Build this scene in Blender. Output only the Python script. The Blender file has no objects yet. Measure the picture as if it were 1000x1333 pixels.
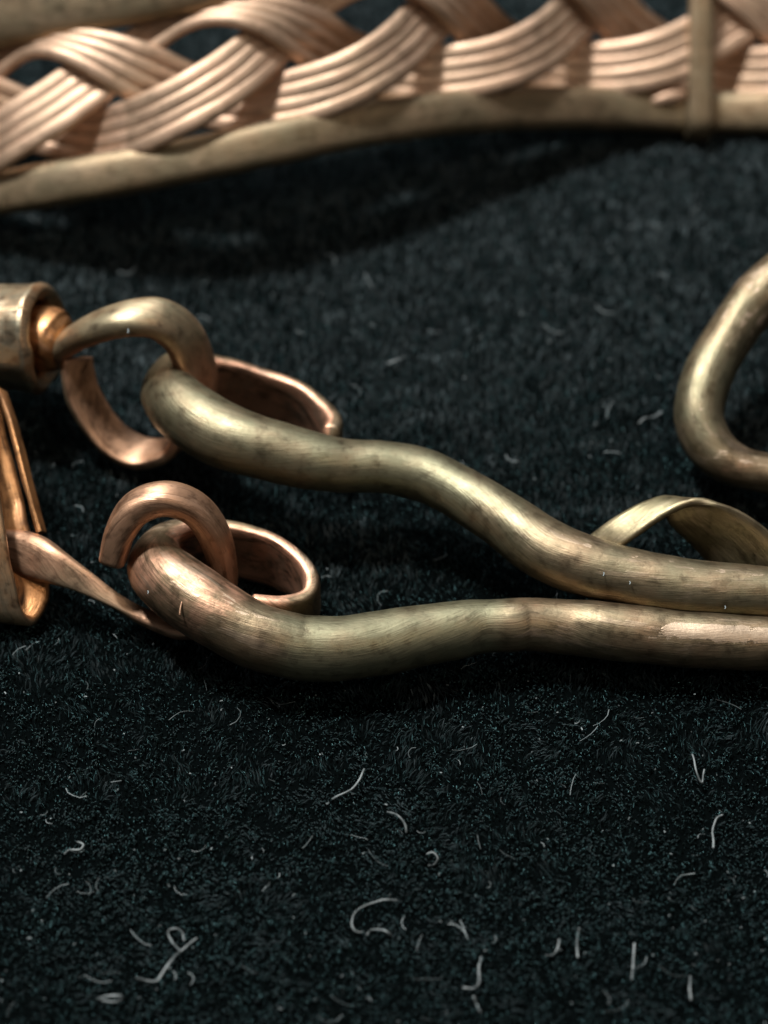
import bpy, math, random
import numpy as np
from mathutils import Vector, noise as mnoise

random.seed(7)
rng = np.random.default_rng(7)
U = 0.001                                    # everything below is measured in millimetres
scene = bpy.context.scene
C = scene.collection

# ------------------------------------------------------------------ camera
ELEV = math.radians(46.0)                    # looking down on the velvet
DIST = 100.0                                 # mm to the point of the cloth in the picture's middle
WIDTH = 23.0                                 # mm across the frame at that distance
FWD = np.array([0.0, math.cos(ELEV), -math.sin(ELEV)])
RIGHT = np.array([1.0, 0.0, 0.0])
UP = np.array([0.0, math.sin(ELEV), math.cos(ELEV)])
CAM = -FWD * DIST
cd = bpy.data.cameras.new('camera')
cam = bpy.data.objects.new('camera', cd)
C.objects.link(cam)
cam.location = Vector(CAM * U)
cam.rotation_euler = (math.pi / 2 - ELEV, 0, 0)
cd.sensor_fit = 'HORIZONTAL'
cd.sensor_width = 36.0
cd.lens = 36.0 * DIST / WIDTH
cd.clip_start = 0.005
cd.clip_end = 5.0
cd.dof.use_dof = True
cd.dof.focus_distance = (DIST - 5.9) * U
cd.dof.aperture_fstop = cd.lens / 1.9
cd.dof.aperture_blades = 0
scene.camera = cam

# ------------------------------------------------------------------ world and lamps (a dim room, one compact lamp overhead)
world = bpy.data.worlds.new('World')
scene.world = world
world.use_nodes = True
wb = world.node_tree.nodes['Background']
wb.inputs['Color'].default_value = (0.97, 0.98, 1.0, 1)
wb.inputs['Strength'].default_value = 0.075


def lamp(name, loc, target, size, power, color):
    ld = bpy.data.lights.new(name, 'AREA')
    ld.shape = 'DISK'
    ld.size = size * U
    ld.energy = power
    ld.color = color
    o = bpy.data.objects.new(name, ld)
    C.objects.link(o)
    o.location = Vector(loc) * U
    d = Vector(target) - Vector(loc)
    o.rotation_euler = d.to_track_quat('-Z', 'Y').to_euler()
    return o


lamp('key_lamp', (-95, 55, 285), (0, 0, 0), 36, 1.45, (1.0, 1.0, 0.97))
lamp('ceiling_bounce', (-60, 190, 300), (0, 0, 0), 240, 0.80, (0.95, 0.99, 1.0))  # broad soft light added for the bounce off the room's ceiling
lamp('warm_lamp', (110, -150, 290), (0, 2, 2), 60, 0.15, (1.0, 0.82, 0.62))

scene.view_settings.view_transform = 'Standard'
scene.view_settings.look = 'None'
scene.view_settings.exposure = 0.0
scene.view_settings.gamma = 1.0
scene.view_settings.use_curve_mapping = False
scene.cycles.use_denoising = True
scene.cycles.max_bounces = 8


# ------------------------------------------------------------------ helpers
FPX = 1000.0 * DIST / WIDTH                  # photograph pixels (1000 wide) per unit of slope
PXMM = 1000.0 / WIDTH


def at(px, py, h):
    """The point h mm above the cloth seen at this place of the photograph."""
    d = FWD + RIGHT * ((px - 500.0) / FPX) - UP * ((py - 666.5) / FPX)
    k = (h - CAM[2]) / d[2]
    return CAM + d * k


def norm(v):
    v = np.asarray(v, float)
    return v / max(np.linalg.norm(v), 1e-12)


def spline(ctrl, step, closed=False):
    """Catmull-Rom through rows of numbers (first three are x y z); returns evenly dense rows."""
    P = np.asarray(ctrl, float)
    n = len(P)
    P = np.vstack([2 * P[0] - P[1], P, 2 * P[-1] - P[-2]])
    rows = []
    for i in range(1, n):
        p0, p1, p2, p3 = P[i - 1], P[i], P[i + 1], P[i + 2]
        L = np.linalg.norm(p2[:3] - p1[:3])
        m = max(2, int(round(L / step)))
        for k in range(m):
            t = k / m
            rows.append(0.5 * ((2 * p1) + (-p0 + p2) * t + (2 * p0 - 5 * p1 + 4 * p2 - p3) * t * t
                               + (-p0 + 3 * p1 - 3 * p2 + p3) * t ** 3))
    rows.append(P[n])
    return np.array(rows)


def link(name, me, mat, parent=None):
    o = bpy.data.objects.new(name, me)
    C.objects.link(o)
    if mat:
        me.materials.append(mat)
    if parent:
        o.parent = parent
        o.matrix_parent_inverse = parent.matrix_world.inverted()
    return o


def thing(name, label, cat, loc, group=None):
    o = bpy.data.objects.new(name, None)
    C.objects.link(o)
    o.empty_display_size = 0.001
    o.location = Vector(loc) * U
    o['label'] = label
    o['category'] = cat
    if group:
        o['group'] = group
    bpy.context.view_layer.update()
    return o


def sweep(name, ctrl, wdir, mat, parent=None, n=32, step=0.12, e=2.0, rough=0.02, seed=0.0,
          inner=None, inner_gain=0.0, cap=0.5, ridges=None, wob=0.75, flake=None):
    """ctrl rows: x y z half_width half_thickness tint. wdir: one vector or one per row (width direction).
    The cross-section is a superellipse; its skin is slightly uneven like hand-worked wire."""
    ctrl = np.asarray(ctrl, float)
    W = np.asarray(wdir, float)
    if W.ndim == 1:
        W = np.repeat(W[None], len(ctrl), 0)
    ex = ctrl[:, 6:7] if ctrl.shape[1] > 6 else np.full((len(ctrl), 1), e)
    R = spline(np.hstack([ctrl[:, :6], W, ex]), step)
    P = R[:, :3]
    T = np.gradient(P, axis=0)
    T /= np.linalg.norm(T, axis=1)[:, None]
    Wd = R[:, 6:9]
    Wd = Wd - T * np.sum(Wd * T, axis=1)[:, None]
    Wd /= np.maximum(np.linalg.norm(Wd, axis=1), 1e-9)[:, None]
    Nn = np.cross(T, Wd)
    a = np.maximum(R[:, 3], 0.03)
    b = np.maximum(R[:, 4], 0.03)
    tint = R[:, 5]
    arc = np.concatenate([[0], np.cumsum(np.linalg.norm(np.diff(P, axis=0), axis=1))])
    m = len(P)
    ang = np.linspace(0, 2 * math.pi, n, endpoint=False)
    ca, sa = np.cos(ang), np.sin(ang)
    # rounded ends: repeat the end rings, shrinking
    idx, sc, off = [], [], []
    for q in (1.0, 0.72, 0.38, 0.12):
        idx.append(0); sc.append(math.sqrt(max(1 - q * q, 0.0)) * 0.5 + 0.5 * (1 - q)); off.append(-q)
    for i in range(m):
        idx.append(i); sc.append(1.0); off.append(0.0)
    for q in (0.12, 0.38, 0.72, 1.0):
        idx.append(m - 1); sc.append(math.sqrt(max(1 - q * q, 0.0)) * 0.5 + 0.5 * (1 - q)); off.append(q)
    verts, uvs, tv, fl = [], [], [], []
    pxs = 500 + FPX * ((P - CAM) @ RIGHT) / ((P - CAM) @ FWD)
    for k, (i, s, o) in enumerate(zip(idx, sc, off)):
        s = max(s, 0.02)
        base = P[i] + T[i] * (o * cap * min(a[i], b[i]))
        ui = arc[i] + o * cap * min(a[i], b[i])
        per = math.pi * (a[i] + b[i])
        ee = max(R[i, 9], 1.8)
        cx = np.sign(ca) * np.abs(ca) ** (2 / ee)
        cy = np.sign(sa) * np.abs(sa) ** (2 / ee)
        for j in range(n):
            q = Vector((base[0] * wob + seed * 7.1, base[1] * wob + ca[j] * 0.55, base[2] * wob + sa[j] * 0.55))
            d = 1 + rough * (mnoise.noise(q) * 1.8 + 0.35 * mnoise.noise(q * 2.1))
            if ridges is not None:
                d *= ridges(arc[i], ang[j])
            v = base + Wd[i] * (cx[j] * a[i] * s * d) + Nn[i] * (cy[j] * b[i] * s * d)
            verts.append(v * U)
            uvs.append((ui, per * j / n))
            t = tint[i]
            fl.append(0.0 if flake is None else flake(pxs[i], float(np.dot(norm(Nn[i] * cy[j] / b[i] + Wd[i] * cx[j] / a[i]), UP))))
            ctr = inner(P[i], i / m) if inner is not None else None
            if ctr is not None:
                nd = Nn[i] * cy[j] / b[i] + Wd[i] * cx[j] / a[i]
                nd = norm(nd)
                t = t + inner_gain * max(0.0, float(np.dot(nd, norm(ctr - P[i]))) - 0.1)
            tv.append(min(max(t, 0), 1))
    K = len(idx)
    faces = []
    for k in range(K - 1):
        for j in range(n):
            j2 = (j + 1) % n
            faces.append((k * n + j, (k + 1) * n + j, (k + 1) * n + j2, k * n + j2))
    faces.append(tuple(range(n)))
    faces.append(tuple(reversed([(K - 1) * n + j for j in range(n)])))
    me = bpy.data.meshes.new(name)
    org = np.array(parent.location) if parent else np.zeros(3)
    me.from_pydata([tuple(v) for v in verts], [], faces)
    uv = me.uv_layers.new(name='UVMap')
    per_v = np.array(uvs)
    li = np.empty(len(me.loops), int)
    me.loops.foreach_get('vertex_index', li)
    luv = per_v[li]
    # unwrap the seam
    nf = (K - 1) * n
    lu = luv[:nf * 4].reshape(K - 1, n, 4, 2)
    last = lu[:, n - 1]
    ring_per = np.array([math.pi * (a[i] + b[i]) for i in idx])
    last[:, 2, 1] = ring_per[1:]
    last[:, 3, 1] = ring_per[:-1]
    lu[:, n - 1] = last
    luv[:nf * 4] = lu.reshape(-1, 2)
    uv.data.foreach_set('uv', luv.ravel())
    af = me.attributes.new('flake', 'FLOAT', 'POINT')
    af.data.foreach_set('value', np.array(fl, dtype=np.float32))
    at_ = me.attributes.new('tint', 'FLOAT', 'POINT')
    at_.data.foreach_set('value', np.array(tv, dtype=np.float32))
    me.polygons.foreach_set('use_smooth', [True] * len(me.polygons))
    me.update()
    return link(name, me, mat, parent)


# ------------------------------------------------------------------ materials
def nodes(name):
    m = bpy.data.materials.new(name)
    m.use_nodes = True
    nt = m.node_tree
    bs = nt.nodes['Principled BSDF']
    return m, nt, bs


def ramp(nt, src, stops):
    r = nt.nodes.new('ShaderNodeValToRGB')
    el = r.color_ramp.elements
    while len(el) < len(stops):
        el.new(0.5)
    for x, (p, c) in zip(el, stops):
        x.position = p
        x.color = c if len(c) == 4 else (*c, 1)
    nt.links.new(src, r.inputs['Fac'])
    return r


def math_node(nt, op, a, b=None, clamp=False):
    n = nt.nodes.new('ShaderNodeMath')
    n.operation = op
    n.use_clamp = clamp
    for k, v in enumerate((a, b)):
        if v is None:
            continue
        if isinstance(v, (int, float)):
            n.inputs[k].default_value = v
        else:
            nt.links.new(v, n.inputs[k])
    return n.outputs[0]


def mixc(nt, fac, a, b, mode='MIX'):
    n = nt.nodes.new('ShaderNodeMix')
    n.data_type = 'RGBA'
    n.blend_type = mode
    for sock, v in ((n.inputs['Factor'], fac), (n.inputs['A'], a), (n.inputs['B'], b)):
        if isinstance(v, tuple):
            sock.default_value = (*v, 1)
        elif isinstance(v, (int, float)):
            sock.default_value = v
        else:
            nt.links.new(v, sock)
    return n.outputs['Result']


def metal(name, olive, copper, dark, rough=(0.36, 0.55), streak=0.55, bump=0.26, metallic=0.88, stain=0.45, seed=0.0, raw_lit=None):
    m, nt, bs = nodes(name)
    L = nt.links
    uvn = nt.nodes.new('ShaderNodeUVMap')
    uvn.uv_map = 'UVMap'
    geo = nt.nodes.new('ShaderNodeTexCoord')
    at_ = nt.nodes.new('ShaderNodeAttribute')
    at_.attribute_name = 'tint'

    def noise(src, scale, detail=4, rough_=0.55, mp=None, dist=0.0):
        mpn = nt.nodes.new('ShaderNodeMapping')
        mpn.inputs['Scale'].default_value = mp or (1, 1, 1)
        mpn.inputs['Location'].default_value = (seed * 3.7, seed * 1.3, seed)
        L.new(src, mpn.inputs['Vector'])
        t = nt.nodes.new('ShaderNodeTexNoise')
        t.inputs['Scale'].default_value = scale
        t.inputs['Detail'].default_value = detail
        t.inputs['Roughness'].default_value = rough_
        t.inputs['Distortion'].default_value = dist
        L.new(mpn.outputs[0], t.inputs['Vector'])
        return t.outputs['Fac']
    fine = noise(uvn.outputs[0], 1.0, 8, 0.72, (0.6, 4.2, 1), 0.5)       # drawing lines along the wire
    hair = noise(uvn.outputs[0], 1.0, 3, 0.6, (1.0, 24.0, 1))
    peel = noise(uvn.outputs[0], 1.0, 5, 0.62, (0.42, 1.9, 1))       # places where the patina has flaked away
    blot = noise(geo.outputs['Object'], 620, 5, 0.62)              # patches of patina about a millimetre across
    blot2 = noise(geo.outputs['Object'], 2100, 4, 0.6)
    pit = noise(geo.outputs['Object'], 5200, 3, 0.6)
    # tint: olive patina <-> bare copper, broken up by the patches
    f = math_node(nt, 'ADD', at_.outputs['Fac'], math_node(nt, 'MULTIPLY', math_node(nt, 'SUBTRACT', blot, 0.5), 1.3))
    f = math_node(nt, 'ADD', f, math_node(nt, 'MULTIPLY', math_node(nt, 'SUBTRACT', fine, 0.5), 0.5), clamp=True)
    raw_lit_ = raw_lit or copper
    cr0 = ramp(nt, f, [(0.0, olive), (0.62, copper), (0.95, raw_lit_)])
    col = cr0.outputs[0]
    # dark tarnish in streaks and blots
    s = ramp(nt, fine, [(0.34, (1, 1, 1)), (0.50, (0, 0, 0))])
    col = mixc(nt, math_node(nt, 'MULTIPLY', s.outputs[0], math_node(nt, 'MULTIPLY', math_node(nt, 'ADD', math_node(nt, 'MULTIPLY', at_.outputs['Fac'], 1.5), 0.35), streak, clamp=True)), col, dark)
    s2 = ramp(nt, blot2, [(0.32, (1, 1, 1)), (0.46, (0, 0, 0))])
    col = mixc(nt, math_node(nt, 'MULTIPLY', s2.outputs[0], stain), col, dark)
    # worn bright lines
    s3 = ramp(nt, hair, [(0.58, (0, 0, 0)), (0.72, (1, 1, 1))])
    col = mixc(nt, math_node(nt, 'MULTIPLY', s3.outputs[0], 0.32), col, tuple(min(1, (c * 0.5 + d * 0.5) * 1.5 + 0.04) for c, d in zip(copper, olive)))
    s5 = ramp(nt, hair, [(0.30, (1, 1, 1)), (0.42, (0, 0, 0))])
    col = mixc(nt, math_node(nt, 'MULTIPLY', s5.outputs[0], 0.45), col, dark)
    s4 = ramp(nt, peel, [(0.555, (0, 0, 0)), (0.585, (1, 1, 1))])
    pk = math_node(nt, 'MULTIPLY', s4.outputs[0], math_node(nt, 'MULTIPLY', at_.outputs['Fac'], 1.5, clamp=True))
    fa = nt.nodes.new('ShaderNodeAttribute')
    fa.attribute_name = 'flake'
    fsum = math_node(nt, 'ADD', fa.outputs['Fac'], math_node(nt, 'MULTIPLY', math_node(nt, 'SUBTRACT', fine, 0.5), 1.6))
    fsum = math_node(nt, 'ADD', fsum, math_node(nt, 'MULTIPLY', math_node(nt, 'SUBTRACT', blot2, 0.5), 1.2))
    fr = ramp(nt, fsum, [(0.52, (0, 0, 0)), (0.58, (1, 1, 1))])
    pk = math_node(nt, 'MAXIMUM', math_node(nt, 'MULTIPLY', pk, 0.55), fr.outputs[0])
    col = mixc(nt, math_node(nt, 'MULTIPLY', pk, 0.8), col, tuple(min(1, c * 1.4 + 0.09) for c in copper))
    L.new(col, bs.inputs['Base Color'])
    bs.inputs['Metallic'].default_value = metallic
    rr = nt.nodes.new('ShaderNodeMapRange')
    rr.inputs['From Min'].default_value = 0.3
    rr.inputs['From Max'].default_value = 0.7
    rr.inputs['To Min'].default_value = rough[0]
    rr.inputs['To Max'].default_value = rough[1]
    L.new(blot2, rr.inputs['Value'])
    L.new(rr.outputs[0], bs.inputs['Roughness'])
    hsum = math_node(nt, 'ADD', math_node(nt, 'MULTIPLY', fine, 0.8), math_node(nt, 'MULTIPLY', pit, 0.35))
    hsum = math_node(nt, 'ADD', hsum, math_node(nt, 'MULTIPLY', hair, 0.6))
    hsum = math_node(nt, 'ADD', hsum, math_node(nt, 'MULTIPLY', blot2, 0.8))
    hsum = math_node(nt, 'SUBTRACT', hsum, math_node(nt, 'MULTIPLY', pk, 0.5))
    bp = nt.nodes.new('ShaderNodeBump')
    bp.inputs['Strength'].default_value = bump
    bp.inputs['Distance'].default_value = 0.06 * U
    L.new(hsum, bp.inputs['Height'])
    L.new(bp.outputs[0], bs.inputs['Normal'])
    return m


OLIVE = (0.195, 0.18, 0.112)
COPPER = (0.215, 0.146, 0.088)
DARK = (0.05, 0.034, 0.02)
M_wire = metal('tarnished_brass_wire', OLIVE, COPPER, DARK, seed=0, raw_lit=(0.70, 0.38, 0.25))  # bare copper of the inner faces, brightened in the colour to look lit
M_ring = metal('copper_ring', (0.36, 0.30, 0.19), (0.50, 0.29, 0.18), (0.08, 0.04, 0.024), rough=(0.36, 0.54), seed=3)
M_cap = metal('cap_metal', (0.29, 0.265, 0.19), (0.46, 0.22, 0.09), (0.05, 0.025, 0.014), rough=(0.28, 0.48), stain=0.6, seed=5)
M_strap = metal('strap_metal', (0.22, 0.205, 0.115), (0.28, 0.21, 0.13), DARK, rough=(0.3, 0.5), seed=8)
M_braid = metal('braid_wire', (0.57, 0.42, 0.295), (0.64, 0.43, 0.305), (0.17, 0.10, 0.06), rough=(0.48, 0.62), streak=0.35,
                bump=0.25, stain=0.25, seed=11)
M_rail = metal('rail_metal', (0.25, 0.205, 0.13), (0.36, 0.25, 0.155), (0.10, 0.07, 0.04), rough=(0.45, 0.6), streak=0.4,
               bump=0.3, stain=0.3, seed=13)

m, nt, bs = nodes('velvet_backing')
bs.inputs['Base Color'].default_value = (0.0013, 0.0020, 0.0021, 1)
bs.inputs['Roughness'].default_value = 0.95
bs.inputs['Specular IOR Level'].default_value = 0.0
tc = nt.nodes.new('ShaderNodeTexCoord')
tn = nt.nodes.new('ShaderNodeTexNoise')
tn.inputs['Scale'].default_value = 3000
tn.inputs['Detail'].default_value = 4
nt.links.new(tc.outputs['Object'], tn.inputs['Vector'])
bp = nt.nodes.new('ShaderNodeBump')
bp.inputs['Strength'].default_value = 0.8
bp.inputs['Distance'].default_value = 0.15 * U
nt.links.new(tn.outputs['Fac'], bp.inputs['Height'])
nt.links.new(bp.outputs[0], bs.inputs['Normal'])
M_back = m

m, nt, bs = nodes('velvet_pile')
tc = nt.nodes.new('ShaderNodeTexCoord')
tn = nt.nodes.new('ShaderNodeTexNoise')
tn.inputs['Scale'].default_value = 420
tn.inputs['Detail'].default_value = 6
tn.inputs['Roughness'].default_value = 0.65
nt.links.new(tc.outputs['Object'], tn.inputs['Vector'])
cr = ramp(nt, tn.outputs['Fac'], [(0.36, (0.0014, 0.0028, 0.0030)), (0.68, (0.0044, 0.0086, 0.0092))])
nt.links.new(cr.outputs[0], bs.inputs['Base Color'])
bs.inputs['Roughness'].default_value = 0.55
bs.inputs['Specular IOR Level'].default_value = 0.8
bs.inputs['Specular Tint'].default_value = (0.76, 0.93, 1.0, 1)
bs.inputs['Sheen Weight'].default_value = 0.26
bs.inputs['Sheen Tint'].default_value = (0.45, 0.95, 1.0, 1)
bs.inputs['Sheen Roughness'].default_value = 0.35
M_pile = m

m, nt, bs = nodes('lint')
bs.inputs['Base Color'].default_value = (0.26, 0.29, 0.30, 1)
bs.inputs['Roughness'].default_value = 0.5
tc = nt.nodes.new('ShaderNodeTexCoord')
tn = nt.nodes.new('ShaderNodeTexNoise')
tn.inputs['Scale'].default_value = 2600
nt.links.new(tc.outputs['Object'], tn.inputs['Vector'])
cr = ramp(nt, tn.outputs['Fac'], [(0.35, (0.05, 0.06, 0.062)), (0.68, (0.22, 0.245, 0.25))])
nt.links.new(cr.outputs[0], bs.inputs['Base Color'])
M_lint = m
m, nt, bs = nodes('dust')
bs.inputs['Base Color'].default_value = (0.13, 0.155, 0.16, 1)
bs.inputs['Roughness'].default_value = 0.6
M_dust = m

# ------------------------------------------------------------------ the cloth
_k = rng.normal(size=(40, 2))
_ph = rng.uniform(0, 2 * math.pi, 40)


def field(x, y, wavelength, i0=0, n=10):
    f = 0
    for i in range(i0, i0 + n):
        k = _k[i] * 2 * math.pi / wavelength
        f = f + np.sin(k[0] * x + k[1] * y + _ph[i])
    return f / math.sqrt(n / 2)


def cloth_z(x, y):
    return -0.25 + 0.10 * field(x, y, 14.0, 0, 8) + 0.035 * field(x, y, 4.0, 8, 8)


gx = np.concatenate([np.linspace(-90, -24, 12)[:-1], np.linspace(-24, 24, 97), np.linspace(24, 90, 12)[1:]])
gy = np.concatenate([np.linspace(-90, -30, 12)[:-1], np.linspace(-30, 34, 129), np.linspace(34, 120, 14)[1:]])
X, Y = np.meshgrid(gx, gy)
Z = cloth_z(X, Y)
nv = X.shape
vv = np.stack([X, Y, Z], -1).reshape(-1, 3) * U
ff = []
for j in range(nv[0] - 1):
    for i in range(nv[1] - 1):
        q = j * nv[1] + i
        ff.append((q, q + 1, q + nv[1] + 1, q + nv[1]))
me = bpy.data.meshes.new('cloth')
me.from_pydata([tuple(v) for v in vv], [], ff)
me.polygons.foreach_set('use_smooth', [True] * len(ff))
cloth = link('velvet_cloth', me, M_back)
cloth['kind'] = 'structure'
cloth['label'] = 'black velvet cloth spread under the jewellery'

# the pile: short fibres standing out of the cloth
N = 320000
fx = rng.uniform(-22, 22, N)
fy = rng.uniform(-25, 27, N)
fz = cloth_z(fx, fy) - 0.02
clump = field(fx, fy, 1.1, 16, 10)
calm = 1 - 0.7 * (1 + np.tanh((fy - 1.0) / 4.0)) / 2
ln = rng.uniform(0.16, 0.35, N) * (1 + 0.28 * calm * np.tanh(clump) + 0.18 * calm * np.tanh(field(fx, fy, 3.2, 5, 10)))
lx = calm * 0.35 * field(fx, fy, 0.9, 0, 10) + calm * 0.3 * field(fx, fy, 2.8, 12, 10) + 0.30 * rng.normal(size=N)
ly = calm * 0.35 * field(fx, fy, 0.9, 20, 10) + calm * 0.35 * field(fx, fy, 2.8, 28, 10) + 0.30 * rng.normal(size=N) + 0.15 + 0.95 * np.tanh((fy + 3.0) / 8.0)
az = rng.uniform(0, 2 * math.pi, N)
wd = rng.uniform(0.011, 0.026, N)
b0 = np.stack([fx, fy, fz], -1)
d1 = np.stack([lx * 0.45, ly * 0.45, np.ones(N)], -1)
d1 /= np.linalg.norm(d1, axis=1)[:, None]
d2 = np.stack([lx * 1.5, ly * 1.5, np.ones(N)], -1)
d2 /= np.linalg.norm(d2, axis=1)[:, None]
side = np.stack([np.cos(az), np.sin(az), np.zeros(N)], -1) * wd[:, None]
p1 = b0 + d1 * (ln * 0.5)[:, None]
p2 = p1 + d2 * (ln * 0.5)[:, None]
V = np.stack([b0 - side, b0 + side, p1 + side * 0.9, p1 - side * 0.9, p2], 1).reshape(-1, 3) * U
me = bpy.data.meshes.new('pile')
me.vertices.add(5 * N)
me.vertices.foreach_set('co', V.ravel())
me.loops.add(7 * N)
bi = np.arange(N)[:, None] * 5
me.loops.foreach_set('vertex_index', (bi + np.array([0, 1, 2, 3, 3, 2, 4])).ravel().astype(np.int32))
me.polygons.add(2 * N)
st = (np.arange(N)[:, None] * 7 + np.array([0, 4])).ravel()
me.polygons.foreach_set('loop_start', st.astype(np.int32))
me.update(calc_edges=True)
me.validate()
pile = link('velvet_pile', me, M_pile)
pile['kind'] = 'stuff'
pile['label'] = 'short black fibres of the velvet pile'


# ------------------------------------------------------------------ paths given as photograph places with heights
def path(rows):
    """rows: px py height_mm half_width_px half_thickness_px tint"""
    out = []
    for r in rows:
        px, py, h, a, b = r[:5]
        t = r[5] if len(r) > 5 else 0.3
        out.append([*at(px, py, h), a / PXMM, b / PXMM, t, r[6] if len(r) > 6 else 2.0])
    return out


# ================================================================== the hook clasp of bent wire
clasp = thing('hook_clasp', 'tarnished brass hook clasp of two bent wires ending in eyes, on black velvet',
              'clasp', at(700, 780, 0))
zv = np.array([0.0, 0.0, 1.0])
upper_rows = [
    (1130, 790, 1.5, 33, 33, .30), (1060, 781, 1.6, 34, 34, .30), (1000, 774, 1.7, 34, 34, .25), (900, 765, 1.8, 36, 36, .32),
    (800, 748, 1.9, 38, 38, .42), (740, 729, 2.0, 39, 39, .40), (700, 707, 2.1, 39, 39, .30), (650, 674, 2.2, 36, 36, .12),
    (600, 642, 2.3, 34, 34, .05), (550, 618, 2.4, 34, 34, .05), (500, 608, 2.5, 34, 34, .05), (450, 606, 2.6, 35, 35, .05),
    (400, 599, 2.75, 37, 37, .05), (350, 586, 2.9, 40, 40, .08), (300, 570, 3.0, 42, 42, .10), (260, 549, 3.0, 42, 42, .10),
    (230, 526, 2.9, 40, 40, .12), (219, 508, 2.55, 38, 36, .2), (228, 496, 2.1, 42, 24, .35, 2.6), (258, 497, 1.6, 46, 12, .5, 4),
    (300, 504, 1.3, 47, 9, .5, 5), (350, 518, 1.1, 47, 9, .5, 5), (396, 535, 1.05, 45, 9, .5, 5), (424, 552, 1.25, 37, 11, .45, 4),
    (434, 564, 1.5, 29, 13, .45, 3.5), (430, 574, 1.75, 22, 13, .45, 3)]
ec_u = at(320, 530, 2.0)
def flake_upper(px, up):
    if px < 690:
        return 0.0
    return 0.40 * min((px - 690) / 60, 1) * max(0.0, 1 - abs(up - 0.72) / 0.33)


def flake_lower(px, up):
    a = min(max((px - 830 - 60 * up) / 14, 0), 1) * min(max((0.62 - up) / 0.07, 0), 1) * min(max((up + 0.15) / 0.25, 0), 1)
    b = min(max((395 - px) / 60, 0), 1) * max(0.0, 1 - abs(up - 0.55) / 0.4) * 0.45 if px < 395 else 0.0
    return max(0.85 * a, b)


sweep('upper_wire', path(upper_rows), zv, M_wire, clasp, n=40, rough=0.032, seed=1, flake=flake_upper,
      inner=lambda p, f: ec_u if f > 0.72 else None, inner_gain=0.85)
lower_rows = [
    (1130, 842, .95, 33, 33, .35), (1060, 840, .95, 34, 34, .4), (1000, 838, 1.0, 34, 34, .45), (900, 832, 1.05, 36, 36, .45),
    (800, 822, 1.1, 36, 36, .42), (740, 816, 1.1, 34, 34, .45), (690, 813, 1.15, 33, 33, .5), (668, 814, 1.2, 34, 34, .46), (628, 816, 1.2, 34, 34, -.06),
    (600, 820, 1.2, 36, 36, -.1), (550, 828, 1.2, 38, 38, .0), (500, 837, 1.2, 40, 40, .0), (450, 844, 1.25, 41, 41, .0),
    (400, 844, 1.3, 41, 41, .0), (380, 841, 1.37, 41, 41, .1), (340, 830, 1.53, 41, 41, .5), (300, 810, 1.7, 42, 42, .62), (255, 782, 1.9, 43, 43, .65),
    (222, 758, 2.0, 42, 42, .65), (204, 738, 1.85, 40, 38, .65), (212, 718, 1.6, 38, 24, .6, 2.6), (242, 708, 1.35, 40, 13, .6, 4),
    (275, 710, 1.05, 45, 10, .6, 5), (312, 716, 1.0, 45, 9, .6, 5), (358, 730, 1.0, 45, 9, .6, 5), (391, 751, 1.05, 41, 10, .6, 5),
    (406, 773, 1.15, 35, 11, .6, 4), (398, 790, 1.3, 28, 11, .65, 4), (368, 793, 1.55, 20, 10, .8, 3.5), (328, 784, 1.85, 11, 8, .9, 3)]
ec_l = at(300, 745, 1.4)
lower_wire = sweep('lower_wire', path(lower_rows), zv, M_wire, clasp, n=40, rough=0.032, seed=2, flake=flake_lower,
      inner=lambda p, f: ec_l if f > 0.72 else None, inner_gain=0.7)

# a pale nick across the lower wire
nick = [list(at(x, y, 1.95) - FWD * d) + [r_, r_ * 0.6, 0.9] for x, y, d, r_ in
        ((240, 775, 0.79, .010), (239, 782, 0.84, .022), (237, 791, 0.815, .022), (236, 800, 0.71, .010))]
sweep('nick', nick, (1, 0, 0), M_wire, lower_wire, n=8, step=0.06, rough=0.3, seed=3)

# the hook itself: the wire comes back beyond the frame and rises in a curve
hook_rows = [
    (1120, 842, .95, 32, 32, .4), (1185, 822, .95, 32, 32, .4), (1225, 770, .95, 32, 32, .4), (1215, 705, .95, 31, 31, .4),
    (1160, 655, .95, 29, 29, .4), (1080, 630, 1.0, 27, 27, .5), (1000, 617, 1.1, 26, 26, .55), (956, 605, 1.25, 28, 28, .5),
    (924, 580, 1.5, 31, 31, .45), (911, 538, 2.0, 32, 32, .2), (926, 480, 2.6, 33, 33, .15), (968, 412, 3.2, 34, 34, .4),
    (1016, 362, 3.7, 35, 35, .35), (1080, 315, 4.1, 36, 36, .3), (1140, 300, 4.3, 40, 40, .3)]
sweep('hook', path(hook_rows), np.array([-0.1, -0.35, 1.0]), M_wire, clasp, n=40, rough=0.04, seed=4, flake=lambda px, up: 0.36 if px > 935 else 0.12)


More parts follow.
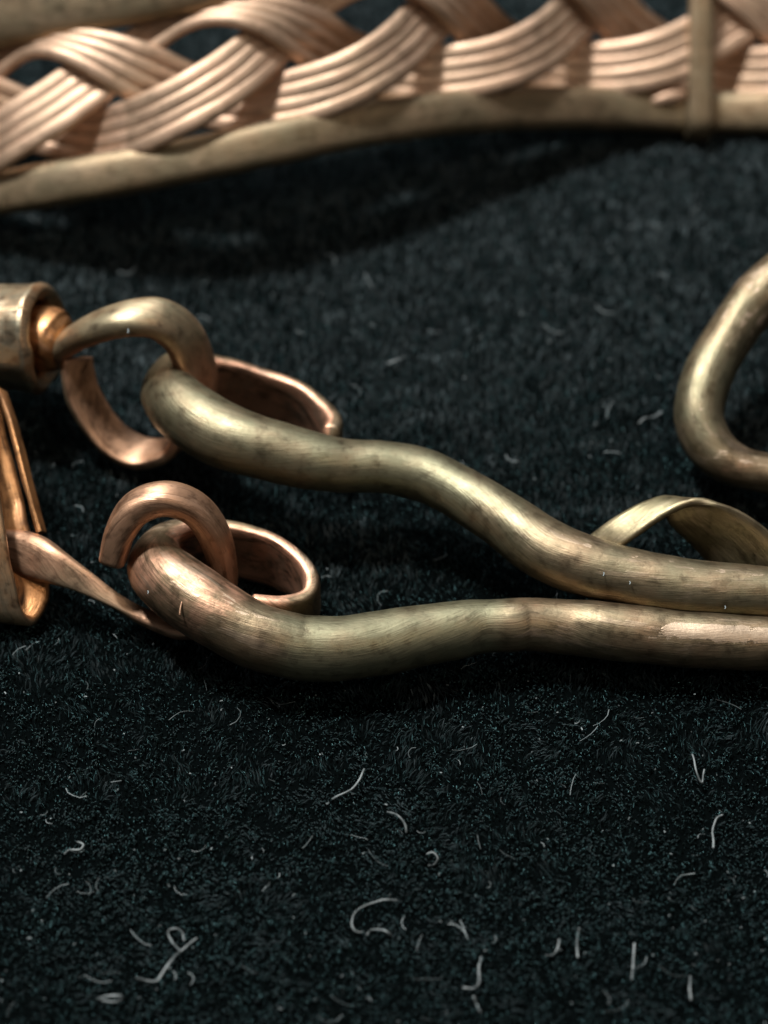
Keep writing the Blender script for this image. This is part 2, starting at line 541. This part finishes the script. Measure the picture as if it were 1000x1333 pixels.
def ribbon(name, e1, e2, thick, mat, parent, tint=0.3, step=0.1, m=9):
    """A flat strap between two edge lines, with real thickness and a slightly rounded rim."""
    k = max(int(np.linalg.norm(np.diff(np.array(e1), axis=0), axis=1).sum() / step), 8)

    def res(e):
        R = spline(e, 0.05)
        s = np.concatenate([[0], np.cumsum(np.linalg.norm(np.diff(R, axis=0), axis=1))])
        # keep control points of both edges in step
        seg = np.linspace(0, len(e) - 1, k)
        acc = [0]
        for i in range(1, len(e)):
            acc.append(int(np.argmin(np.linalg.norm(R - np.array(e[i]), axis=1))))
        pos = np.interp(seg, range(len(e)), acc)
        lo = np.floor(pos).astype(int)
        hi = np.minimum(lo + 1, len(R) - 1)
        return R[lo] * (1 - (pos - lo))[:, None] + R[hi] * (pos - lo)[:, None]
    A, B = res(e1), res(e2)
    T = np.gradient((A + B) / 2, axis=0)
    W = B - A
    Nn = np.cross(T, W)
    Nn /= np.linalg.norm(Nn, axis=1)[:, None]
    wlen = np.linalg.norm(W, axis=1).mean()
    prof = [(x, 1) for x in np.linspace(0.06, 0.94, m)] + [(1, 0.45), (1, -0.45)] + \
           [(x, -1) for x in np.linspace(0.94, 0.06, m)] + [(0, -0.45), (0, 0.45)]
    n = len(prof)
    verts, uvs = [], []
    arc = np.concatenate([[0], np.cumsum(np.linalg.norm(np.diff((A + B) / 2, axis=0), axis=1))])
    for i in range(k):
        for q, (x, y) in enumerate(prof):
            p = A[i] + W[i] * x + Nn[i] * (y * thick / 2)
            p = p + Nn[i] * 0.02 * mnoise.noise(Vector(p) * 1.5)
            verts.append(tuple(p * U))
            uvs.append((arc[i], x * wlen + (3 if y < 0 else 0)))
    faces = [(i * n + j, i * n + (j + 1) % n, (i + 1) * n + (j + 1) % n, (i + 1) * n + j)
             for i in range(k - 1) for j in range(n)]
    faces.append(tuple(reversed(range(n))))
    faces.append(tuple((k - 1) * n + j for j in range(n)))
    me = bpy.data.meshes.new(name)
    me.from_pydata(verts, [], faces)
    uv = me.uv_layers.new(name='UVMap')
    for lp in me.loops:
        uv.data[lp.index].uv = uvs[lp.vertex_index]
    a_ = me.attributes.new('tint', 'FLOAT', 'POINT')
    a_.data.foreach_set('value', np.full(len(verts), tint, dtype=np.float32))
    me.polygons.foreach_set('use_smooth', [True] * len(me.polygons))
    me.set_sharp_from_angle(angle=math.radians(50))
    return link(name, me, mat, parent)


near_edge = [at(*q) for q in ((770, 745, 1.4), (797, 722, 2.0), (832, 696, 2.6), (875, 667, 3.1), (915, 653, 3.3), (958, 664, 3.1),
                              (1000, 692, 2.6), (1035, 735, 1.8))]
far_edge = [at(*q) for q in ((728, 742, 1.1), (750, 714, 1.7), (783, 686, 2.3), (828, 659, 2.75), (868, 650, 2.8), (870, 678, 2.2),
                             (908, 716, 1.4), (940, 755, 0.7))]
ribbon('binding_strap', near_edge, far_edge, 0.22, M_strap, clasp, tint=0.35)

# ================================================================== the end fitting of the bracelet at the left
fit = thing('bracelet_end_fitting', 'copper and brass end fitting with a ferrule, a hollow cap and two wire rings',
            'jewellery fitting', at(40, 620, 0))
ax = norm((0.96, -0.19, 0.14))
fc = at(52, 441, 3.2)


def tube(name, c, axis, rad, thick, length, mat, parent, tint=0.2, inner_tint=0.7, seed=0.0, flare=0.06, n=72, dent=0.03):
    """An open-ended ferrule: outer skin, rolled rim, inner skin."""
    axis = norm(axis)
    e1 = norm(np.cross(axis, (0, 1, 0.3)))
    e2 = np.cross(axis, e1)
    rings = []
    L_ = np.linspace(-length, 0, 34)
    for s in L_:
        f = 1 + flare * math.exp(s / 0.5) + 0.05 * (-s / length)
        rings.append((s, rad * f, tint))
    for q in np.linspace(-0.9, 0.9, 7):
        rings.append((0.5 * thick * math.cos(q * math.pi / 2), rad * (1 + flare) - thick * (q + 1) / 2, tint + 0.15))
    for s in L_[::-1]:
        rings.append((s, rad * (1 + 0.5 * flare * math.exp(s / 0.5)) - thick, inner_tint))
    verts, uvs, tv = [], [], []
    for s, r, t in rings:
        for j in range(n):
            a = 2 * math.pi * j / n
            q = Vector((math.cos(a) * 1.3 + seed, math.sin(a) * 1.3, s * 0.7))
            d = 1 + dent * mnoise.noise(q) + dent * 0.5 * mnoise.noise(q * 3)
            wave = 0.16 * mnoise.noise(Vector((math.cos(a) * 1.6, math.sin(a) * 1.6, seed + 4))) * max(0, 1 + s / 1.2)
            verts.append(tuple((c + axis * (s + wave) + (e1 * math.cos(a) + e2 * math.sin(a)) * r * d) * U))
            uvs.append((s, a * rad))
            tv.append(t)
    faces = [(k * n + j, k * n + (j + 1) % n, (k + 1) * n + (j + 1) % n, (k + 1) * n + j)
             for k in range(len(rings) - 1) for j in range(n)]
    me = bpy.data.meshes.new(name)
    me.from_pydata(verts, [], faces)
    uv = me.uv_layers.new(name='UVMap')
    for lp in me.loops:
        uv.data[lp.index].uv = uvs[lp.vertex_index]
    a_ = me.attributes.new('tint', 'FLOAT', 'POINT')
    a_.data.foreach_set('value', np.array(tv, dtype=np.float32))
    me.polygons.foreach_set('use_smooth', [True] * len(me.polygons))
    me.update()
    return link(name, me, mat, parent)


tube('ferrule', fc, ax, 1.57, 0.46, 6.0, M_cap, fit, tint=0.05, inner_tint=0.9, seed=2.2, flare=0.09, dent=0.045)
pc = [list(fc - ax * 4) + [0.9, 0.9, 0.8], list(fc - ax * 1.0) + [0.95, 0.95, 0.8], list(fc + ax * 0.1) + [0.95, 0.95, 0.75],
      list(at(72, 447, 3.2)) + [0.9, 0.88, 0.7], list(at(83, 451, 3.2)) + [0.74, 0.7, 0.6]]
sweep('peg', pc, zv, M_cap, fit, n=32, rough=0.05, seed=6, cap=0.2, e=2.2)

ring_ax = norm((0.8, 1.0, 0.05))
r1 = [(80, 453, 3.2, 26, 17, .2, 2.2), (104, 437, 3.9, 28, 18, .1, 2.3), (130, 425, 4.5, 29, 19, .05, 2.3), (165, 415, 4.95, 29, 20, .0, 2.3),
      (205, 415, 4.9, 29, 20, .05, 2.3), (235, 434, 4.3, 29, 19, .2, 2.5), (251, 468, 3.4, 29, 17, .5, 3), (257, 508, 2.5, 29, 15, .6, 4),
      (249, 550, 1.6, 28, 12, .6, 5), (227, 581, .95, 27, 9, .5, 5), (188, 590, .6, 26, 8, .4, 5), (153, 576, .8, 26, 7.5, .35, 5),
      (128, 549, 1.3, 26, 7, .3, 5), (109, 514, 2.0, 26, 7, .3, 5), (101, 482, 2.65, 25, 7, .35, 5), (100, 466, 2.95, 24, 7, .35, 5)]
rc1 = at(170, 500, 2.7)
sweep('upper_ring', path(r1), ring_ax, M_ring, fit, n=40, rough=0.03, seed=9, cap=0.15, inner=lambda p, f: rc1, inner_gain=0.8)

r2 = [(5, 716, 1.25, 26, 16, .85, 2.4), (28, 720, 1.35, 29, 17, .8, 2.4), (52, 728, 1.5, 28, 16, .6, 2.6), (75, 739, 1.55, 22, 11, .2, 3.4), (110, 758, 1.35, 15, 7, .1, 3.6),
      (150, 782, 1.0, 10, 6, .1, 3.6), (192, 805, .65, 11, 8, .4, 3), (238, 817, .45, 16, 11, .6, 2.6), (272, 802, .42, 21, 14, .7, 2.4),
      (290, 770, .85, 20, 16, .8, 2.4), (289, 733, 1.7, 22, 18, .8, 2.4), (277, 692, 2.8, 22, 19.5, .8, 2.4), (252, 661, 3.6, 22, 19.5, .75, 2.4),
      (215, 649, 4.0, 22, 19.5, .8, 2.4), (179, 661, 3.75, 22, 19.5, .8, 2.5), (157, 691, 3.15, 22, 19, .8, 2.6), (146, 730, 2.3, 21, 16.5, .75, 2.8)]
r2_ax = norm((0.25, 1.0, 0.1))
rw = [(0.0, 0.72, 0.69)] * 5 + [(0.0, 0.9, 0.5), (0.2, 1.0, 0.2)] + [tuple(r2_ax)] * 10
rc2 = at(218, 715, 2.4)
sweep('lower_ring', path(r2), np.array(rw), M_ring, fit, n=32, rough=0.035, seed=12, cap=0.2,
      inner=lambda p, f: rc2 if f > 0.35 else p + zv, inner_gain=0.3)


def shell(name, rows, ext, thick, mat, parent, tint=0.3, inner_tint=0.95):
    """A bent sheet: an open U line drawn out along ext, given thickness."""
    E = spline([list(at(*q)) for q in rows], 0.12)
    T = np.gradient(E, axis=0)
    T /= np.linalg.norm(T, axis=1)[:, None]
    ext = np.asarray(ext, float)
    Nn = np.cross(T, norm(ext))
    Nn /= np.linalg.norm(Nn, axis=1)[:, None]
    m = len(E)
    prof = [(1.0, 1), (0.6, 1), (0.3, 1), (0.1, 1), (0.02, 0.95), (0.0, 0.6), (-0.004, 0.0), (0.0, -0.6), (0.02, -0.95), (0.1, -1),
            (0.3, -1), (0.6, -1), (1.0, -1)]
    n = len(prof)
    verts, uvs, tv = [], [], []
    arc = np.concatenate([[0], np.cumsum(np.linalg.norm(np.diff(E, axis=0), axis=1))])
    for i in range(m):
        for (s, y) in prof:
            p = E[i] + ext * s + Nn[i] * y * thick / 2
            p = p + Nn[i] * 0.05 * mnoise.noise(Vector(p) * 0.9) + norm(ext) * 0.12 * mnoise.noise(Vector(p) * 0.8) * (1 - s)
            verts.append(tuple(p * U))
            uvs.append((arc[i], s * 6 + y))
            tv.append(tint if y >= 0 else inner_tint)
    faces = [(i * n + j, (i + 1) * n + j, (i + 1) * n + j + 1, i * n + j + 1) for i in range(m - 1) for j in range(n - 1)]
    faces += [tuple(range(n)), tuple((m - 1) * n + j for j in reversed(range(n)))]
    me = bpy.data.meshes.new(name)
    me.from_pydata(verts, [], faces)
    uv = me.uv_layers.new(name='UVMap')
    for lp in me.loops:
        uv.data[lp.index].uv = uvs[lp.vertex_index]
    a_ = me.attributes.new('tint', 'FLOAT', 'POINT')
    a_.data.foreach_set('value', np.array(tv, dtype=np.float32))
    me.polygons.foreach_set('use_smooth', [True] * len(me.polygons))
    me.update()
    return link(name, me, mat, parent)


cap_rows = [(-6, 500, 3.6), (4, 540, 3.2), (20, 610, 2.4), (40, 690, 1.6), (58, 745, 0.95), (62, 785, 0.5), (48, 808, 0.35),
            (30, 796, 0.8), (17, 745, 1.75), (5, 680, 2.75), (-8, 600, 3.6), (-18, 540, 4.0), (-16, 508, 4.25), (-8, 494, 3.9)]
shell('hollow_cap', cap_rows, (-6.0, 0.6, 0.2), 0.34, M_cap, fit, tint=0.25)
# the strip of bright sheet along the cap's back edge
ribbon('edge_strip', [at(*q) for q in ((-4, 505, 3.75), (14, 560, 3.2), (32, 630, 2.5), (50, 692, 1.8))],
       [at(*q) for q in ((8, 512, 3.5), (24, 562, 2.95), (42, 632, 2.25), (58, 694, 1.55))], 0.16, M_cap, fit, tint=0.95)

# ================================================================== the braided band behind
band = thing('braided_bracelet', 'braided copper wire bracelet band between two rails, standing on edge behind the clasp',
             'bracelet', at(500, 300, 0))
rail_px = [(-420, 330, .6), (-260, 303, .7), (-120, 275, .9), (0, 250, 1.7), (100, 233, 2.7), (200, 216, 3.4), (300, 196, 3.8), (400, 175, 3.8),
           (500, 156, 3.5), (600, 144, 2.9), (700, 139, 2.1), (800, 140, 1.2), (900, 144, .7), (1000, 146, .65), (1120, 150, .6),
           (1280, 156, .6), (1440, 166, .6)]
BR = spline([list(at(*q)) for q in rail_px], 0.1)
BS = np.concatenate([[0], np.cumsum(np.linalg.norm(np.diff(BR, axis=0), axis=1))])
LEAN = norm((0, 0.9, 1))
BT = np.gradient(BR, axis=0)
BT /= np.linalg.norm(BT, axis=1)[:, None]
BN = np.cross(BT, LEAN)
BN /= np.linalg.norm(BN, axis=1)[:, None]         # faces the camera (towards -y)
if BN[:, 1].mean() > 0:
    BN = -BN
HB = 5.2


def band_pt(s, t, d):
    q = np.array([np.interp(s, BS, BR[:, k]) for k in range(3)])
    nn = np.array([np.interp(s, BS, BN[:, k]) for k in range(3)])
    return q + LEAN * t + nn * d


def band_across(s, a_, b_):
    tt_ = np.array([np.interp(s, BS, BT[:, k]) for k in range(3)])
    return list(-tt_ * b_ + LEAN * a_)


def s_at_px(px):
    rel = BR - CAM
    x = 500 + FPX * (rel @ RIGHT) / (rel @ FWD)
    return float(np.interp(px, x, BS))


ss = np.linspace(0, BS[-1], 60)
for nm, t, hw in (('lower_rail', -0.04, 0.72), ('upper_rail', HB + 1.25, 1.85)):  # upper rail widened in its unseen part to shade the cloth below
    rows = [list(band_pt(s, t, 0)) + [hw, 0.62, 0.25 if nm == 'lower_rail' else 0.2] for s in ss]
    sweep(nm, rows, LEAN, M_rail, band, n=28, step=0.3, e=3.2, rough=0.02, seed=21 + t)

S0, S1 = s_at_px(48), s_at_px(264)
TH = (S1 - S0)                                   # a third of the braid's period
PER = 3 * TH
for k in range(3):
    strand = bpy.data.objects.new('braid_strand', None)
    C.objects.link(strand)
    strand.parent = band
    strand.location = (0, 0, 0)
    bpy.context.view_layer.update()
    s_ = np.arange(0.3, BS[-1] - 0.3, PER / 40)
    th = 2 * math.pi * (s_ - S0) / PER + math.pi / 2 + k * 2 * math.pi / 3
    wave = np.sin(th)
    wave = np.sign(wave) * np.abs(wave) ** 0.9
    top = np.clip((wave - 0.2) / 0.8, 0, 1) ** 1.5
    tt = 2.66 + 1.42 * wave + 0.42 * top
    dd = -0.62 * np.sin(2 * th) + 0.33 * np.cos(th)
    mid = np.array([band_pt(s, t, d) for s, t, d in zip(s_, tt, dd)])
    # across-strand direction in the plane of the band
    ds = np.gradient(s_)
    dt = np.gradient(tt)
    tn_ = np.stack([ds, dt], -1)
    tn_ /= np.linalg.norm(tn_, axis=1)[:, None]
    for w in range(4):
        o = (w - 1.5) * 0.43
        pts = [list(band_pt(s - tn_[i, 1] * o * (1 - 0.58 * top[i]), t + tn_[i, 0] * o * (1 - 0.58 * top[i]), d + 0.04 * mnoise.noise(Vector((s * 0.5, w * 3.3, k * 5.7))) - 0.16 * (w - 1.5) * top[i])) + [0.30 - 0.09 * top[i], 0.19, 0.4]
               for i, (s, t, d) in enumerate(zip(s_, tt, dd))]
        sweep('wire', pts, [band_across(s, a_, b_) for s, (a_, b_) in zip(s_, tn_)], M_braid, strand, n=14, e=2.3, step=0.22, rough=0.03, seed=30 + k * 5 + w)

# the bar that binds the two rails
sb = s_at_px(905)
bar = [list(band_pt(sb, t, d)) + [w_, 0.24, 0.3] for t, d, w_ in
       ((-0.75, -0.2, .40), (-0.82, 0.3, .42), (-0.55, 0.78, .44), (0.0, 0.88, .46), (1.3, 0.92, .44), (2.8, 0.95, .44), (4.4, 0.92, .44),
        (HB + 1, 0.9, .44), (HB + 2.9, 0.88, .44), (HB + 3.2, 0.6, .44), (HB + 3.3, 0.1, .42))]
sweep('cross_bar', bar, BT[int(len(BT) * sb / BS[-1])], M_rail, band, n=24, e=2.8, rough=0.03, seed=51)
sw = s_at_px(862)
blob = [list(band_pt(sw + x, 0.35 + 0.25 * x, 0.55)) + [r_, r_, 0.6] for x, r_ in ((-0.55, .16), (-0.2, .30), (0.2, .34), (0.55, .28))]
sweep('solder_bead', blob, LEAN, M_braid, band, n=18, rough=0.08, seed=53)


# ================================================================== lint on the cloth
def lint(label, pts, r=0.022, lift=0.06):
    P = []
    Q = spline([list(at(q[0], q[1], lift + 0.12 * math.sin(i * 1.9 + len(label)))) for i, q in enumerate(pts)], 0.13)
    for i, p in enumerate(Q):
        f = i / (len(Q) - 1)
        rr = r * (0.10 + 0.23 * math.sin(math.pi * min(max(f, 0.06), 0.94))) * (1 + 0.45 * mnoise.noise(Vector(p) * 2.3))
        j = Vector(p) * 1.7
        p = p + 0.05 * np.array([mnoise.noise(j), mnoise.noise(j + Vector((9, 3, 1))), 0.6 * mnoise.noise(j + Vector((2, 8, 5)))])
        P.append(list(p) + [rr, rr * 0.6, 0])
    o = sweep('lint_thread', P, (0.3, 0.2, 1.0), M_lint, None, n=6, step=0.08, rough=0.2, seed=len(label))
    o['label'] = label
    o['category'] = 'lint'
    o['group'] = 'lint threads on the velvet'
    return o


lint('long bent pale lint thread near the bottom left with a straight diagonal shaft',
     [(178, 1274), (192, 1277), (205, 1276), (218, 1258), (232, 1240), (245, 1229), (256, 1222)])
lint('small looped lint thread touching the top of the long bent thread',
     [(232, 1238), (223, 1224), (220, 1212), (230, 1209), (238, 1215), (240, 1225)])
lint('flat oval lint loop close to the bottom left edge', [(127, 1301), (140, 1297), (156, 1296), (158, 1301), (148, 1305), (132, 1303)])
lint('large open curl of white lint at the bottom centre',
     [(518, 1172), (500, 1171), (478, 1177), (462, 1190), (457, 1203), (463, 1212), (475, 1213)])
lint('short wavy lint thread just under the large open curl', [(478, 1217), (484, 1211), (496, 1211), (504, 1213), (511, 1218)])
lint('soft grey forked lint fibre below the thick bend of the lower wire', [(432, 1041), (445, 1034), (457, 1028), (467, 1016), (474, 1001)], 0.03)
lint('small hooked lint thread at the left over dark velvet', [(84, 1112), (92, 1107), (103, 1107), (108, 1101), (100, 1096)], 0.028)
lint('upright lint fibre with a foot at the bottom right of centre', [(603, 1287), (616, 1287), (623, 1280), (624, 1262), (626, 1245)])
lint('J shaped lint fibre standing at the lower right', [(711, 1244), (719, 1244), (725, 1237), (727, 1224)])
lint('straight upright lint fibre beside the J shaped one', [(753, 1246), (751, 1232), (752, 1218), (754, 1208)])
lint('faint upright lint fibre farther right than the straight one', [(823, 1276), (825, 1255), (827, 1228)], 0.018)
lint('short upright lint fibre by the bottom right corner', [(899, 1302), (898, 1286), (899, 1271)])
lint('short slanted lint fibre at the bottom edge right of centre', [(617, 1298), (621, 1308), (627, 1318)])
lint('pale curved lint fibre shaped like a comma below the two wires', [(504, 1057), (517, 1062), (527, 1073), (530, 1084)], 0.024)
lint('tiny lint loop under the comma shaped fibre', [(556, 1112), (563, 1110), (569, 1117), (564, 1125), (558, 1127)], 0.02)
lint('slanted V of lint on the velvet at the right', [(901, 983), (907, 1004), (914, 1018), (917, 1002)], 0.022)
lint('arched grey lint fibre at the right above the bottom corner', [(929, 1104), (929, 1083), (933, 1066), (942, 1061)], 0.026)
lint('pale lint fibre on the velvet beside the round bend of the hook', [(832, 552), (840, 545), (852, 543), (861, 536)], 0.03)
lint('grey lint fibre on the velvet behind the upper wire', [(505, 474), (514, 470), (524, 464)], 0.04)

# uncountable specks and fuzz
rows = []
V, F = [], []


def strip(P, r):
    """a tiny three-sided thread"""
    base = len(V)
    P = np.array(P)
    T = np.gradient(P, axis=0)
    for p, t in zip(P, T):
        t = norm(t)
        s = norm(np.cross(t, (0.3, 0.2, 1.0)))
        u_ = np.cross(t, s)
        for a in (0, 2.1, 4.2):
            V.append(tuple((p + (s * math.cos(a) + u_ * math.sin(a)) * r) * U))
    for i in range(len(P) - 1):
        for j in range(3):
            F.append((base + i * 3 + j, base + i * 3 + (j + 1) % 3, base + i * 3 + 3 + (j + 1) % 3, base + i * 3 + 3 + j))
    F.append((base, base + 2, base + 1))
    q = base + 3 * (len(P) - 1)
    F.append((q, q + 1, q + 2))


for i in range(1200):
    x, y = random.uniform(-17, 17), random.uniform(-23, 14)
    if y > -7 and random.random() < 0.5:
        continue
    z = float(cloth_z(np.array(x), np.array(y))) + random.uniform(0.16, 0.36)
    L_ = random.choice([0.04, 0.05, 0.05, 0.06, 0.08, 0.1, 0.2, 0.3, 0.5, 0.8])
    a = random.uniform(0, 6.28)
    bend = random.uniform(-2.5, 2.5)
    P = []
    for k in range(5):
        P.append((x, y, z))
        x += math.cos(a) * L_ / 4
        y += math.sin(a) * L_ / 4
        z += random.uniform(-0.3, 0.3) * L_ / 4
        a += bend / 4
    strip(P, random.uniform(0.005, 0.012) if L_ > 0.1 else random.uniform(0.009, 0.022))
for px, py, hc, d, off in ((783, 746, 1.93, .87, 3), (817, 758, 1.88, .84, 2), (195, 770, 1.9, .80, 2), (941, 790, 1.75, .62, 2), (300, 792, 1.7, .85, 2),
                           (560, 607, 2.4, .72, 4), (168, 432, 4.9, .45, 3), (402, 580, 2.75, .66, 2), (700, 798, 1.15, .62, 3)):
    strip([at(px, py - off, hc) - FWD * d, at(px + 1, py, hc) - FWD * (d + 0.02), at(px, py + off, hc) - FWD * d], 0.016)
me = bpy.data.meshes.new('dust')
me.from_pydata(V, [], F)
dust = link('velvet_dust', me, M_dust)
dust['kind'] = 'stuff'
dust['label'] = 'scattered grey specks and fuzz on the velvet'
